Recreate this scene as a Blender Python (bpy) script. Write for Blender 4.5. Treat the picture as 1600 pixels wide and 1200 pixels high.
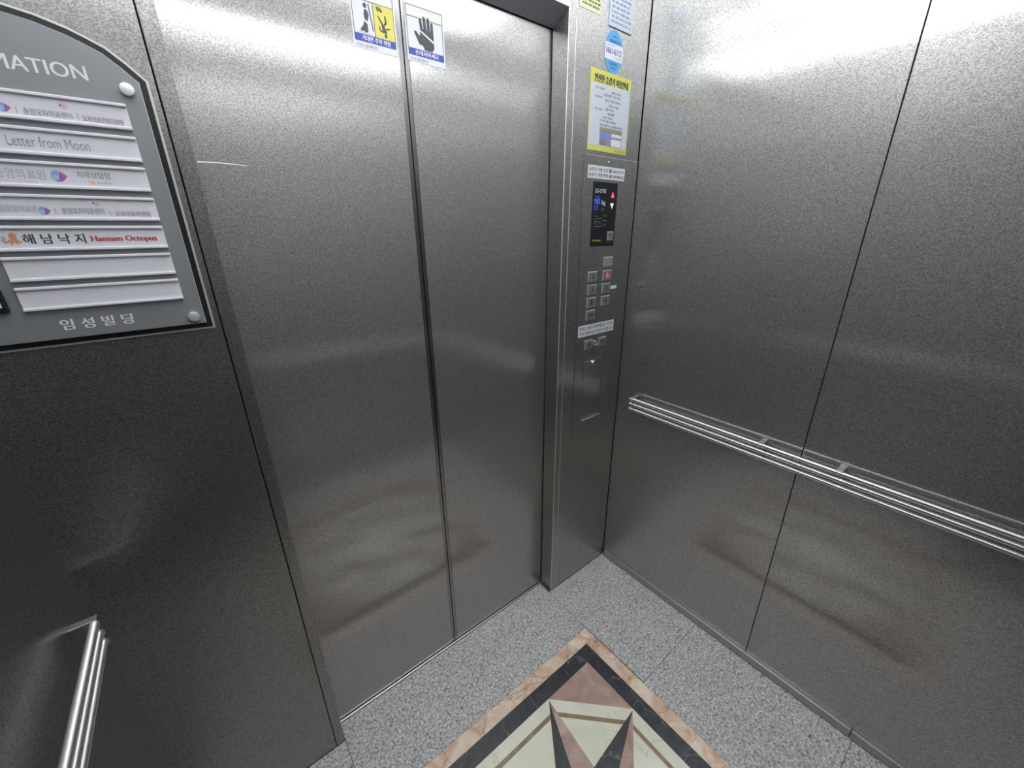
import bpy, bmesh, math, random
from mathutils import Vector, Matrix

for o in list(bpy.data.objects):
    bpy.data.objects.remove(o)
sc = bpy.context.scene
COL = sc.collection

# ------------------------------------------------------------------ camera
# World: x along the door wall (0 = right wall), y into the hoistway
# (0 = face of the door wall), z up, metres.
cam_d = bpy.data.cameras.new('camera')
cam_d.sensor_fit = 'HORIZONTAL'
cam_d.sensor_width = 36.0
cam_d.lens = 36.0 * 622.07 / 1600.0
cam_d.clip_start = 0.01
cam = bpy.data.objects.new('camera', cam_d)
COL.objects.link(cam)
CR = Vector((0.78299468, -0.62193954, -0.01051368))
CD = Vector((-0.22902633, -0.2725369, -0.93448947))
CF = Vector((0.57833058, 0.7341082, -0.35583548))
m = Matrix.Identity(4)
for i in range(3):
    m[i][0] = CR[i]; m[i][1] = -CD[i]; m[i][2] = -CF[i]
m.translation = Vector((-1.2816, -0.9254, 1.466))
cam.matrix_world = m
sc.camera = cam

# ------------------------------------------------------------------ world, exposure
w = bpy.data.worlds.new('world'); sc.world = w
w.use_nodes = True
w.node_tree.nodes['Background'].inputs[0].default_value = (0.5, 0.52, 0.55, 1)
w.node_tree.nodes['Background'].inputs[1].default_value = 0.0
vs = sc.view_settings
vs.view_transform = 'Standard'; vs.look = 'None'; vs.gamma = 1.0
vs.use_curve_mapping = False
vs.exposure = 0.0
LIGHT_LEFT = 7.2          # radiance of the ceiling diffusers
LIGHT_REAR = 8.0
LIGHT_SIDE = 6.4
sc.cycles.max_bounces = 14
sc.cycles.glossy_bounces = 8
sc.cycles.diffuse_bounces = 5
sc.cycles.sample_clamp_indirect = 12.0
sc.cycles.caustics_reflective = True

XR, XL, YR, H = 0.0, -1.57, -1.35, 2.30     # right wall, left wall, rear wall, ceiling
JR, JL = -0.350, -1.226                     # clear door opening
HEAD = 2.009                                # underside of the transom
DY = 0.066                                  # door plane

# ------------------------------------------------------------------ materials
MATS = {}
def newmat(name):
    mt = bpy.data.materials.new(name); mt.use_nodes = True
    nt = mt.node_tree
    return mt, nt, nt.nodes['Principled BSDF']

def simple(name, col, rough=0.5, metal=0.0, spec=0.5, emit=None, es=0.0, noise=0.0, nscale=400.0):
    mt, nt, b = newmat(name)
    b.inputs['Base Color'].default_value = (*col, 1)
    b.inputs['Roughness'].default_value = rough
    b.inputs['Metallic'].default_value = metal
    b.inputs['Specular IOR Level'].default_value = spec
    if emit:
        b.inputs['Emission Color'].default_value = (*emit, 1)
        b.inputs['Emission Strength'].default_value = es
    tc = nt.nodes.new('ShaderNodeTexCoord')
    nz = nt.nodes.new('ShaderNodeTexNoise')
    nz.inputs['Scale'].default_value = nscale; nz.inputs['Detail'].default_value = 2.0
    nt.links.new(tc.outputs['Object'], nz.inputs['Vector'])
    mx = nt.nodes.new('ShaderNodeMix'); mx.data_type = 'RGBA'
    k = noise if noise else 0.04
    mx.inputs['A'].default_value = (*[max(0, c * (1 - k)) for c in col], 1)
    mx.inputs['B'].default_value = (*[min(1, c * (1 + k)) for c in col], 1)
    nt.links.new(nz.outputs['Fac'], mx.inputs['Factor'])
    nt.links.new(mx.outputs['Result'], b.inputs['Base Color'])
    MATS[name] = mt
    return mt

def ramp(nt, stops):
    r = nt.nodes.new('ShaderNodeValToRGB')
    cr = r.color_ramp
    while len(cr.elements) < len(stops):
        cr.elements.new(0.5)
    for e, (p, c) in zip(cr.elements, stops):
        e.position = p; e.color = (*c, 1)
    return r

def steel(name, col, rough, scale_vec, bump, dist, grain=0.10, aniso=0.0, rot=0.0, wav=0.0, rough2=0.0, share=0.5):
    """Stainless steel: a fine embossed / brushed grain plus gentle sheet waviness."""
    mt, nt, b = newmat(name)
    b.inputs['Metallic'].default_value = 1.0
    b.inputs['Roughness'].default_value = rough
    b.inputs['Anisotropic'].default_value = aniso
    b.inputs['Anisotropic Rotation'].default_value = rot
    if aniso > 0:            # vertical hairline: the sheen spreads sideways
        tg = nt.nodes.new('ShaderNodeCombineXYZ')
        tg.inputs[2].default_value = 1.0
        nt.links.new(tg.outputs[0], b.inputs['Tangent'])
    tc = nt.nodes.new('ShaderNodeTexCoord')
    mp = nt.nodes.new('ShaderNodeMapping')
    mp.inputs['Scale'].default_value = scale_vec
    mp.inputs['Location'].default_value = (0.37, 0.43, 0.31)
    nt.links.new(tc.outputs['Object'], mp.inputs['Vector'])
    nz = nt.nodes.new('ShaderNodeTexNoise')
    nz.inputs['Scale'].default_value = 1.0
    nz.inputs['Detail'].default_value = 3.0
    nz.inputs['Roughness'].default_value = 0.6
    nt.links.new(mp.outputs['Vector'], nz.inputs['Vector'])
    bp = nt.nodes.new('ShaderNodeBump')
    bp.inputs['Strength'].default_value = bump
    bp.inputs['Distance'].default_value = dist
    nt.links.new(nz.outputs['Fac'], bp.inputs['Height'])
    last = bp
    if wav > 0:
        nz2 = nt.nodes.new('ShaderNodeTexNoise')
        nz2.inputs['Scale'].default_value = 2.6
        nz2.inputs['Detail'].default_value = 0.5
        nt.links.new(tc.outputs['Object'], nz2.inputs['Vector'])
        b2 = nt.nodes.new('ShaderNodeBump')
        b2.inputs['Strength'].default_value = 1.0
        b2.inputs['Distance'].default_value = wav
        nt.links.new(nz2.outputs['Fac'], b2.inputs['Height'])
        nt.links.new(b2.outputs['Normal'], bp.inputs['Normal'])
    if rough2 > 0:           # the smooth ground of the sheet keeps only the waviness
        if wav > 0: nt.links.new(b2.outputs['Normal'], b.inputs['Normal'])
    else:
        nt.links.new(last.outputs['Normal'], b.inputs['Normal'])
    # speckled grain in the reflectance of the sheet
    nz3 = nt.nodes.new('ShaderNodeTexNoise')
    nz3.inputs['Scale'].default_value = 1.0
    nz3.inputs['Detail'].default_value = 1.0
    mp3 = nt.nodes.new('ShaderNodeMapping')
    mp3.inputs['Scale'].default_value = (400, 400, 640)
    mp3.inputs['Location'].default_value = (0.43, 0.37, 0.29)
    nt.links.new(tc.outputs['Object'], mp3.inputs['Vector'])
    nt.links.new(mp3.outputs['Vector'], nz3.inputs['Vector'])
    r = ramp(nt, [(0.36, [c * (1 - grain) for c in col]), (0.64, [min(1, c * (1 + grain)) for c in col])])
    nt.links.new(nz3.outputs['Fac'], r.inputs['Fac'])
    nt.links.new(r.outputs['Color'], b.inputs['Base Color'])
    if rough2 > 0:           # coarser grains of the emboss scatter wider
        b2_ = nt.nodes.new('ShaderNodeBsdfPrincipled')
        b2_.inputs['Metallic'].default_value = 1.0
        b2_.inputs['Roughness'].default_value = rough2
        nt.links.new(r.outputs['Color'], b2_.inputs['Base Color'])
        nt.links.new(last.outputs['Normal'], b2_.inputs['Normal'])
        ms = nt.nodes.new('ShaderNodeMixShader'); ms.inputs[0].default_value = share
        nt.links.new(b.outputs[0], ms.inputs[1]); nt.links.new(b2_.outputs[0], ms.inputs[2])
        nt.links.new(ms.outputs[0], nt.nodes['Material Output'].inputs['Surface'])
    MATS[name] = mt
    return mt

def granite():
    mt, nt, b = newmat('granite')
    tc = nt.nodes.new('ShaderNodeTexCoord')
    n1 = nt.nodes.new('ShaderNodeTexNoise'); n1.inputs['Scale'].default_value = 150; n1.inputs['Detail'].default_value = 4; n1.inputs['Roughness'].default_value = 0.7
    n2 = nt.nodes.new('ShaderNodeTexVoronoi'); n2.inputs['Scale'].default_value = 150
    n3 = nt.nodes.new('ShaderNodeTexNoise'); n3.inputs['Scale'].default_value = 7; n3.inputs['Detail'].default_value = 3
    for n in (n1, n2, n3):
        nt.links.new(tc.outputs['Object'], n.inputs['Vector'])
    r1 = ramp(nt, [(0.33, (0.10, 0.105, 0.09)), (0.45, (0.32, 0.34, 0.305)), (0.55, (0.45, 0.475, 0.425)), (0.68, (0.72, 0.75, 0.68))])
    nt.links.new(n1.outputs['Fac'], r1.inputs['Fac'])
    mx = nt.nodes.new('ShaderNodeMix'); mx.data_type = 'RGBA'; mx.blend_type = 'OVERLAY'
    mx.inputs['Factor'].default_value = 0.45
    nt.links.new(r1.outputs['Color'], mx.inputs['A'])
    nt.links.new(n2.outputs['Color'], mx.inputs['B'])
    hs = nt.nodes.new('ShaderNodeHueSaturation'); hs.inputs['Saturation'].default_value = 0.10
    nt.links.new(mx.outputs['Result'], hs.inputs['Color'])
    m2 = nt.nodes.new('ShaderNodeMix'); m2.data_type = 'RGBA'; m2.blend_type = 'MULTIPLY'
    m2.inputs['Factor'].default_value = 0.35
    r3 = ramp(nt, [(0.3, (0.75, 0.76, 0.72)), (0.65, (1, 1, 1))])
    nt.links.new(n3.outputs['Fac'], r3.inputs['Fac'])
    nt.links.new(hs.outputs['Color'], m2.inputs['A']); nt.links.new(r3.outputs['Color'], m2.inputs['B'])
    nt.links.new(m2.outputs['Result'], b.inputs['Base Color'])
    b.inputs['Roughness'].default_value = 0.45
    MATS['granite'] = mt

def marble(name, base, vein, dark, scale=9.0, amount=0.5, rough=0.28, crack=None):
    mt, nt, b = newmat(name)
    tc = nt.nodes.new('ShaderNodeTexCoord')
    n1 = nt.nodes.new('ShaderNodeTexNoise'); n1.inputs['Scale'].default_value = scale; n1.inputs['Detail'].default_value = 6
    n1.inputs['Distortion'].default_value = 1.2
    nt.links.new(tc.outputs['Object'], n1.inputs['Vector'])
    r1 = ramp(nt, [(0.32, dark), (0.5, base), (0.68, vein)])
    nt.links.new(n1.outputs['Fac'], r1.inputs['Fac'])
    last = r1.outputs['Color']
    if crack:
        v = nt.nodes.new('ShaderNodeTexVoronoi'); v.feature = 'DISTANCE_TO_EDGE'
        v.inputs['Scale'].default_value = crack[0]
        ad = nt.nodes.new('ShaderNodeVectorMath'); ad.operation = 'ADD'
        sc_ = nt.nodes.new('ShaderNodeVectorMath'); sc_.operation = 'SCALE'; sc_.inputs['Scale'].default_value = 0.08
        n4 = nt.nodes.new('ShaderNodeTexNoise'); n4.inputs['Scale'].default_value = 14; n4.inputs['Detail'].default_value = 3
        nt.links.new(tc.outputs['Object'], n4.inputs['Vector'])
        nt.links.new(n4.outputs['Color'], sc_.inputs[0])
        nt.links.new(tc.outputs['Object'], ad.inputs[0]); nt.links.new(sc_.outputs[0], ad.inputs[1])
        nt.links.new(ad.outputs[0], v.inputs['Vector'])
        rc = ramp(nt, [(0.0, (1, 1, 1)), (crack[1], (0, 0, 0))])
        nt.links.new(v.outputs['Distance'], rc.inputs['Fac'])
        mx = nt.nodes.new('ShaderNodeMix'); mx.data_type = 'RGBA'
        sub = nt.nodes.new('ShaderNodeMath'); sub.operation = 'MULTIPLY'
        sub.inputs[1].default_value = crack[3] if len(crack) > 3 else 0.7
        nt.links.new(rc.outputs['Color'], sub.inputs[0])
        nt.links.new(sub.outputs[0], mx.inputs['Factor'])
        nt.links.new(last, mx.inputs['A'])
        mx.inputs['B'].default_value = (*crack[2], 1)
        last = mx.outputs['Result']
    nt.links.new(last, b.inputs['Base Color'])
    b.inputs['Roughness'].default_value = rough
    MATS[name] = mt

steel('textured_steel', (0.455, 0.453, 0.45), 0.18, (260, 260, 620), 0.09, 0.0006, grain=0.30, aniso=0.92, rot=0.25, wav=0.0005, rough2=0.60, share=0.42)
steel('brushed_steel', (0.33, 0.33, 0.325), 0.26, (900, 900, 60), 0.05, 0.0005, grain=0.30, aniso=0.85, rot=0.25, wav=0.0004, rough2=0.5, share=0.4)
steel('transom_steel', (0.55, 0.55, 0.55), 0.18, (900, 900, 60), 0.02, 0.0003, grain=0.1, aniso=0.9, rot=0.25)
steel('panel_steel', (0.40, 0.40, 0.395), 0.26, (900, 900, 60), 0.05, 0.0005, grain=0.30, aniso=0.8, rot=0.25, wav=0.0003, rough2=0.5, share=0.4)
steel('plain_steel', (0.30, 0.30, 0.305), 0.26, (300, 300, 300), 0.03, 0.0005, grain=0.10, aniso=0.6, rot=0.25)
simple('glint_steel', (0.80, 0.80, 0.80), 0.55, 1.0)  # pale metal that paints bright highlights onto bevelled panel, jamb and button edges
steel('soffit_steel', (0.66, 0.68, 0.76), 0.45, (500, 500, 500), 0.03, 0.0004, grain=0.15)
steel('kick_steel', (0.42, 0.42, 0.42), 0.42, (500, 500, 500), 0.03, 0.0004, grain=0.12)
steel('satin_steel', (0.60, 0.60, 0.60), 0.30, (500, 500, 500), 0.03, 0.0004, grain=0.06)
simple('chrome', (0.82, 0.82, 0.83), 0.16, 1.0)
def rail_metal(name, axis):
    """Turned rod: fine rings around the bar spread the sheen along it."""
    mt = simple(name, (0.92, 0.92, 0.91), 0.46, 1.0)
    nt = mt.node_tree; b = nt.nodes['Principled BSDF']
    b.inputs['Anisotropic'].default_value = 0.98
    tg = nt.nodes.new('ShaderNodeCombineXYZ')
    tg.inputs[0 if axis == 'x' else 1].default_value = 1.0
    nt.links.new(tg.outputs[0], b.inputs['Tangent'])
rail_metal('rail_bar', 'y'); rail_metal('rail_bar_cross', 'x')
simple('bracket_metal', (0.55, 0.56, 0.57), 0.35, 1.0)
simple('aluminium', (0.75, 0.75, 0.74), 0.30, 1.0)
simple('black_gap', (0.004, 0.004, 0.004), 0.8)
simple('rubber', (0.01, 0.01, 0.01), 0.6)
simple('ceiling_paint', (0.42, 0.43, 0.44), 0.5)
simple('fixture_metal', (0.35, 0.35, 0.36), 0.45, 0.6)
granite()
simple('grout', (0.10, 0.10, 0.09), 0.8)
marble('pink_marble', (0.74, 0.56, 0.44), (0.84, 0.74, 0.61), (0.60, 0.37, 0.26), 16.0, crack=(9.0, 0.022, (0.20, 0.13, 0.09), 0.55))
marble('rose_marble', (0.44, 0.32, 0.275), (0.54, 0.43, 0.36), (0.38, 0.24, 0.19), 12.0, crack=(11.0, 0.03, (0.52, 0.27, 0.17), 0.6))
marble('black_marble', (0.030, 0.032, 0.040), (0.045, 0.047, 0.055), (0.020, 0.021, 0.027), 30.0, crack=(6.0, 0.006, (0.34, 0.34, 0.36), 0.5))
marble('ivory_marble', (0.78, 0.78, 0.655), (0.84, 0.84, 0.735), (0.70, 0.70, 0.57), 7.0, crack=(4.0, 0.006, (0.42, 0.42, 0.32), 0.4))
marble('brown_marble', (0.27, 0.20, 0.12), (0.32, 0.245, 0.15), (0.22, 0.16, 0.095), 20.0)
simple('diffuser', (0.9, 0.9, 0.9), 0.6, emit=(0.97, 0.99, 1.0), es=LIGHT_SIDE)
simple('left_diffuser', (0.9, 0.9, 0.9), 0.6, emit=(0.97, 0.99, 1.0), es=LIGHT_LEFT)
simple('rear_diffuser', (0.9, 0.9, 0.9), 0.6, emit=(0.97, 0.99, 1.0), es=LIGHT_REAR)

simple('sign_grey', (0.255, 0.265, 0.285), 0.38, 0.35, noise=0.10, nscale=900)
simple('sign_black', (0.012, 0.014, 0.016), 0.25)
simple('sign_edge', (0.60, 0.61, 0.57), 0.30, 0.5)
simple('plate_white', (0.65, 0.65, 0.70), 0.35)
simple('paper', (0.62, 0.62, 0.69), 0.4)
simple('print_grey', (0.22, 0.23, 0.27), 0.6)
simple('print_lightgrey', (0.36, 0.37, 0.41), 0.6)
simple('print_black', (0.035, 0.035, 0.045), 0.6)
simple('print_purple', (0.28, 0.13, 0.30), 0.6)
simple('print_red', (0.42, 0.05, 0.05), 0.6)
simple('print_orange', (0.55, 0.24, 0.12), 0.6)
simple('print_salmon', (0.75, 0.42, 0.25), 0.6)
simple('logo_blue', (0.25, 0.31, 0.62), 0.6)
simple('logo_cyan', (0.30, 0.50, 0.72), 0.6)
simple('logo_plum', (0.36, 0.11, 0.30), 0.6)
simple('logo_pink', (0.70, 0.40, 0.52), 0.6)
simple('letter_white', (0.68, 0.69, 0.72), 0.5)
simple('cap_metal', (0.74, 0.76, 0.76), 0.42, 0.75)
simple('sticker_white', (0.62, 0.64, 0.69), 0.45)
simple('sticker_cream', (0.70, 0.70, 0.66), 0.45)
simple('sticker_yellow', (0.62, 0.57, 0.12), 0.5)
simple('sticker_blue', (0.040, 0.065, 0.36), 0.5)
simple('sticker_dark', (0.05, 0.05, 0.06), 0.5)
simple('oval_blue', (0.085, 0.31, 0.62), 0.4)
simple('oval_ink', (0.02, 0.05, 0.22), 0.5)
simple('lime', (0.55, 0.55, 0.11), 0.5)
simple('pale_lime', (0.55, 0.57, 0.36), 0.5)
simple('lime_ink', (0.12, 0.13, 0.03), 0.5)
simple('poster_paper', (0.50, 0.535, 0.60), 0.5)
simple('table_grey', (0.26, 0.26, 0.30), 0.5)
simple('table_blue', (0.16, 0.24, 0.50), 0.5)
simple('table_olive', (0.25, 0.23, 0.14), 0.5)
simple('plate_bluegrey', (0.40, 0.45, 0.52), 0.35, 0.6)
simple('plate_ink', (0.20, 0.25, 0.33), 0.5)
simple('display_black', (0.008, 0.009, 0.012), 0.30)
simple('display_blue', (0.02, 0.05, 0.35), 0.5, emit=(0.07, 0.16, 0.75), es=0.45)
simple('display_white', (0.6, 0.6, 0.6), 0.5)
simple('display_dim', (0.22, 0.22, 0.25), 0.5)
simple('display_yellow', (0.50, 0.48, 0.06), 0.5)
simple('lamp_red', (0.6, 0.05, 0.1), 0.5, emit=(1.0, 0.10, 0.18), es=0.9)
simple('lamp_white', (0.8, 0.8, 0.8), 0.5, emit=(0.9, 0.95, 0.95), es=0.35)
simple('button_lit', (0.6, 0.02, 0.2), 0.5, emit=(1.0, 0.015, 0.20), es=1.1)
steel('button_steel', (0.66, 0.66, 0.665), 0.36, (900, 900, 900), 0.02, 0.0003, grain=0.12)

# ------------------------------------------------------------------ mesh helpers
def wloc(o):
    v = Vector((0, 0, 0))
    while o is not None:
        v += o.location; o = o.parent
    return v

def obj(name, bm, mats, parent=None, smooth=False, loc=None):
    me = bpy.data.meshes.new(name)
    bmesh.ops.recalc_face_normals(bm, faces=bm.faces)
    if smooth:
        for f in bm.faces: f.smooth = True
    o = bpy.data.objects.new(name, me)
    COL.objects.link(o)
    off = Vector((0, 0, 0))
    if parent is not None:
        o.parent = parent; off = wloc(parent)
    elif loc is not None:
        o.location = loc; off = Vector(loc)
    for v in bm.verts: v.co -= off
    bm.to_mesh(me); bm.free()
    if not isinstance(mats, (list, tuple)): mats = [mats]
    for mm in mats: me.materials.append(MATS[mm])
    return o

def thing(name, loc, label, cat, group=None):
    o = bpy.data.objects.new(name, None); COL.objects.link(o)
    o.location = loc; o.empty_display_size = 0.05
    tag(o, label, cat, group)
    return o

def tag(o, label, cat, group=None):
    o['label'] = label; o['category'] = cat
    if group: o['group'] = group
    return o

def structure(o, label=None, cat=None):
    o['kind'] = 'structure'
    if label: o['label'] = label
    if cat: o['category'] = cat
    return o

def box(bm, x0, x1, y0, y1, z0, z1, bevel=0.0, mi=0, bmi=-1):
    vs_ = [bm.verts.new((x, y, z)) for x in (x0, x1) for y in (y0, y1) for z in (z0, z1)]
    idx = [(0, 1, 3, 2), (4, 6, 7, 5), (0, 4, 5, 1), (2, 3, 7, 6), (0, 2, 6, 4), (1, 5, 7, 3)]
    fs = [bm.faces.new([vs_[i] for i in q]) for q in idx]
    for f in fs: f.material_index = mi
    if bevel > 0:
        es = list({e for f in fs for e in f.edges})
        bmesh.ops.bevel(bm, geom=es, offset=bevel, segments=2, affect='EDGES', profile=0.5, material=bmi)
    return fs

def boxes(lst, bevel=0.0, bmi=-1):
    bm = bmesh.new()
    for b_ in lst: box(bm, *b_, bevel=bevel, bmi=bmi)
    return bm

def prism_xz(bm, pts, y_back, t, mi=0):
    """Polygon in the x-z plane, thickness t towards the viewer (-y)."""
    a = [bm.verts.new((x, y_back, z)) for x, z in pts]
    b_ = [bm.verts.new((x, y_back - t, z)) for x, z in pts]
    n = len(pts)
    fs = [bm.faces.new(a), bm.faces.new(b_[::-1])]
    for i in range(n):
        fs.append(bm.faces.new((a[i], b_[i], b_[(i + 1) % n], a[(i + 1) % n])))
    for f in fs: f.material_index = mi

def prism_xy(bm, pts, z0, t, mi=0):
    a = [bm.verts.new((x, y, z0)) for x, y in pts]
    b_ = [bm.verts.new((x, y, z0 + t)) for x, y in pts]
    n = len(pts)
    fs = [bm.faces.new(a[::-1]), bm.faces.new(b_)]
    for i in range(n):
        fs.append(bm.faces.new((a[i], a[(i + 1) % n], b_[(i + 1) % n], b_[i])))
    for f in fs: f.material_index = mi

def ell(cx, cz, rx, rz, n=28, a0=0.0, a1=2 * math.pi):
    full = abs(a1 - a0 - 2 * math.pi) < 1e-6
    k = n if full else n + 1
    return [(cx + rx * math.cos(a0 + (a1 - a0) * i / n), cz + rz * math.sin(a0 + (a1 - a0) * i / n)) for i in range(k)]

def rrect(x0, x1, z0, z1, r, n=4):
    p = []
    for cx, cz, s in ((x1 - r, z1 - r, 0), (x0 + r, z1 - r, 1), (x0 + r, z0 + r, 2), (x1 - r, z0 + r, 3)):
        for i in range(n + 1):
            a = math.pi / 2 * (s + i / n)
            p.append((cx + r * math.cos(a), cz + r * math.sin(a)))
    return p

def stroke(p, q, w0, w1=None):
    """Tapered bar between two x-z points with rounded ends."""
    w1 = w0 if w1 is None else w1
    p = Vector(p); q = Vector(q); d = (q - p)
    a = math.atan2(d.y, d.x)
    out = []
    for i in range(7):
        t = a - math.pi / 2 + math.pi * i / 6
        out.append((q.x + w1 / 2 * math.cos(t), q.y + w1 / 2 * math.sin(t)))
    for i in range(7):
        t = a + math.pi / 2 + math.pi * i / 6
        out.append((p.x + w0 / 2 * math.cos(t), p.y + w0 / 2 * math.sin(t)))
    return out

def tube(bm, pts, r, n=16, cap=True):
    rings = []
    for i, p in enumerate(pts):
        p = Vector(p)
        d = (Vector(pts[min(i + 1, len(pts) - 1)]) - Vector(pts[max(i - 1, 0)])).normalized()
        u = d.cross(Vector((0, 0, 1)))
        if u.length < 1e-4: u = Vector((1, 0, 0))
        u.normalize(); v = d.cross(u)
        rings.append([bm.verts.new(p + r * (math.cos(2 * math.pi * k / n) * u + math.sin(2 * math.pi * k / n) * v)) for k in range(n)])
    for a, b_ in zip(rings, rings[1:]):
        for k in range(n):
            bm.faces.new((a[k], a[(k + 1) % n], b_[(k + 1) % n], b_[k]))
    if cap:
        bm.faces.new(rings[0][::-1]); bm.faces.new(rings[-1])

def lathe_y(bm, cx, cz, prof, n=28):
    """Revolve (radius, y) profile about the y axis through (cx, cz)."""
    rings = []
    for r, y in prof:
        if r < 1e-6:
            rings.append([bm.verts.new((cx, y, cz))])
        else:
            rings.append([bm.verts.new((cx + r * math.cos(2 * math.pi * k / n), y, cz + r * math.sin(2 * math.pi * k / n))) for k in range(n)])
    for a, b_ in zip(rings, rings[1:]):
        for k in range(n):
            k2 = (k + 1) % n
            if len(a) == 1 and len(b_) > 1: bm.faces.new((a[0], b_[k], b_[k2]))
            elif len(b_) == 1 and len(a) > 1: bm.faces.new((a[k], a[k2], b_[0]))
            elif len(a) > 1: bm.faces.new((a[k], a[k2], b_[k2], b_[k]))

def lettering(bm, body, x0, x1, z0, z1, y, t=0.0003, bold=0.0, shear=0.0, mi=0, tilt=0.0):
    """Text laid on a plane facing -y, fitted to the box x0..x1, z0..z1."""
    cu = bpy.data.curves.new('txt', 'FONT')
    cu.body = body; cu.size = 1.0; cu.resolution_u = 3
    cu.offset = min(0.0, bold); cu.shear = shear
    to = bpy.data.objects.new('txt', cu); COL.objects.link(to)
    bpy.context.view_layer.update()
    dg = bpy.context.evaluated_depsgraph_get()
    me = to.evaluated_get(dg).to_mesh()
    vsx = [v.co.copy() for v in me.vertices]
    if vsx:
        ax0 = min(v.x for v in vsx); ax1 = max(v.x for v in vsx)
        az0 = min(v.y for v in vsx); az1 = max(v.y for v in vsx)
        sx = (x1 - x0) / max(1e-6, ax1 - ax0); sz = (z1 - z0) / max(1e-6, az1 - az0)
        bo = bold * (z1 - z0) * 2.2
        for j, dx in enumerate((-bo, 0.0, bo) if bold > 0 else (0.0,)):
            nv = [bm.verts.new((x0 + (v.x - ax0) * sx + dx, y - t - 0.000012 * j, z0 + (v.y - az0) * sz)) for v in vsx]
            for p in me.polygons:
                try:
                    f = bm.faces.new([nv[i] for i in p.vertices]); f.material_index = mi
                except ValueError:
                    pass
    to.to_mesh_clear() if hasattr(to, 'to_mesh_clear') else None
    bpy.data.objects.remove(to); bpy.data.curves.remove(cu)

def words(name, lines, mat, parent, y, t=0.0003):
    """One mesh of lettering lines: (text, x0, x1, z0, z1[, bold[, shear]])."""
    bm = bmesh.new()
    for l in lines:
        lettering(bm, *l[:5], y, t, *(l[5:7]))
    me = bpy.data.meshes.new(name)
    o = bpy.data.objects.new(name, me); COL.objects.link(o)
    o.parent = parent; off = wloc(parent)
    for v in bm.verts: v.co -= off
    for f in bm.faces:
        f.normal_update()
        if f.normal.y > 0: f.normal_flip()
    bm.to_mesh(me); bm.free()
    me.materials.append(MATS[mat])
    return o

def shape(name, polys, mat, parent, y, t=0.0003):
    bm = bmesh.new()
    for i, p in enumerate(polys): prism_xz(bm, p, y, t + 0.000012 * i)
    return obj(name, bm, mat, parent)

# ------------------------------------------------------------------ floor
G = 0.0009
JX = -0.3605
IX0, IX1, IY0, IY1 = -1.2365, -0.3635, -1.0853, -0.2123
slabs = [(-1.2240, JX - G, IY1 + G, 0.056), (JX + G, XR, -0.4765 + G, 0.0),
         (IX1 + G, XR, -0.975 + G, -0.4765 - G), (IX1 + G, XR, YR, -0.975 - G),
         (XL, -1.2240 - 2 * G, -0.4765 + G, 0.0), (XL, IX0 - G, -0.975 + G, -0.4765 - G),
         (XL, IX0 - G, YR, -0.975 - G), (IX0 + G, IX1 - G, YR, IY0 - G)]
bm = bmesh.new()
for x0, x1, y0, y1 in slabs: box(bm, x0, x1, y0, y1, -0.03, 0.0)
structure(obj('floor', bm, 'granite'))
fl = bpy.data.objects['floor']
obj('grout', boxes([(XL - 0.05, XR + 0.05, YR - 0.05, 0.10, -0.05, -0.0025)]), 'grout', fl)

# marble medallion set into the floor: border, black band, octagonal star
cx, cy = (IX0 + IX1) / 2, (IY0 + IY1) / 2
med = thing('floor_medallion', (cx, cy, -0.0025), 'square marble inlay with black band and pointed star in the granite floor', 'floor inlay')
ZI, TI = -0.0024, 0.0024
def frame_xy(r0, r1):
    bm = bmesh.new()
    o_ = [(cx - r0, cy - r0), (cx + r0, cy - r0), (cx + r0, cy + r0), (cx - r0, cy + r0)]
    i_ = [(cx - r1, cy - r1), (cx + r1, cy - r1), (cx + r1, cy + r1), (cx - r1, cy + r1)]
    for k in range(4):
        prism_xy(bm, [o_[k], o_[(k + 1) % 4], i_[(k + 1) % 4], i_[k]], ZI, TI)
    return bm
R0 = (IX1 - IX0) / 2
R1, R2 = R0 - 0.0457, R0 - 0.0957
obj('marble_border', frame_xy(R0, R1), 'pink_marble', med)
obj('black_band', frame_xy(R1, R2), 'black_marble', med)
cut = 0.1955
def oct_pts(r, c):
    a = r - c
    return [(cx + r, cy - a), (cx + r, cy + a), (cx + a, cy + r), (cx - a, cy + r), (cx - r, cy + a), (cx - r, cy - a), (cx - a, cy - r), (cx + a, cy - r)]
for sx in (1, -1):
    for sy in (1, -1):
        bm = bmesh.new()
        prism_xy(bm, [(cx + sx * R2, cy + sy * R2), (cx + sx * (R2 - cut), cy + sy * R2), (cx + sx * R2, cy + sy * (R2 - cut))], ZI, TI)
        obj('corner_triangle', bm, 'rose_marble', med)
def ring(pa, pb):
    bm = bmesh.new()
    for k in range(8):
        prism_xy(bm, [pa[k], pa[(k + 1) % 8], pb[(k + 1) % 8], pb[k]], ZI, TI)
    return bm
def shrink(r, c, d):          # regular inward offset of the octagon by d
    return r - d, c - d * (2 - math.sqrt(2))
oA = oct_pts(R2, cut)
r_, c_ = shrink(R2, cut, 0.036); oB = oct_pts(r_, c_)
r_, c_ = shrink(R2, cut, 0.049); oC = oct_pts(r_, c_)
obj('ivory_band', ring(oA, oB), 'ivory_marble', med)
obj('brown_band', ring(oB, oC), 'brown_marble', med)
bm = bmesh.new(); prism_xy(bm, oC, ZI, TI); obj('ivory_field', bm, 'ivory_marble', med)
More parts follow.
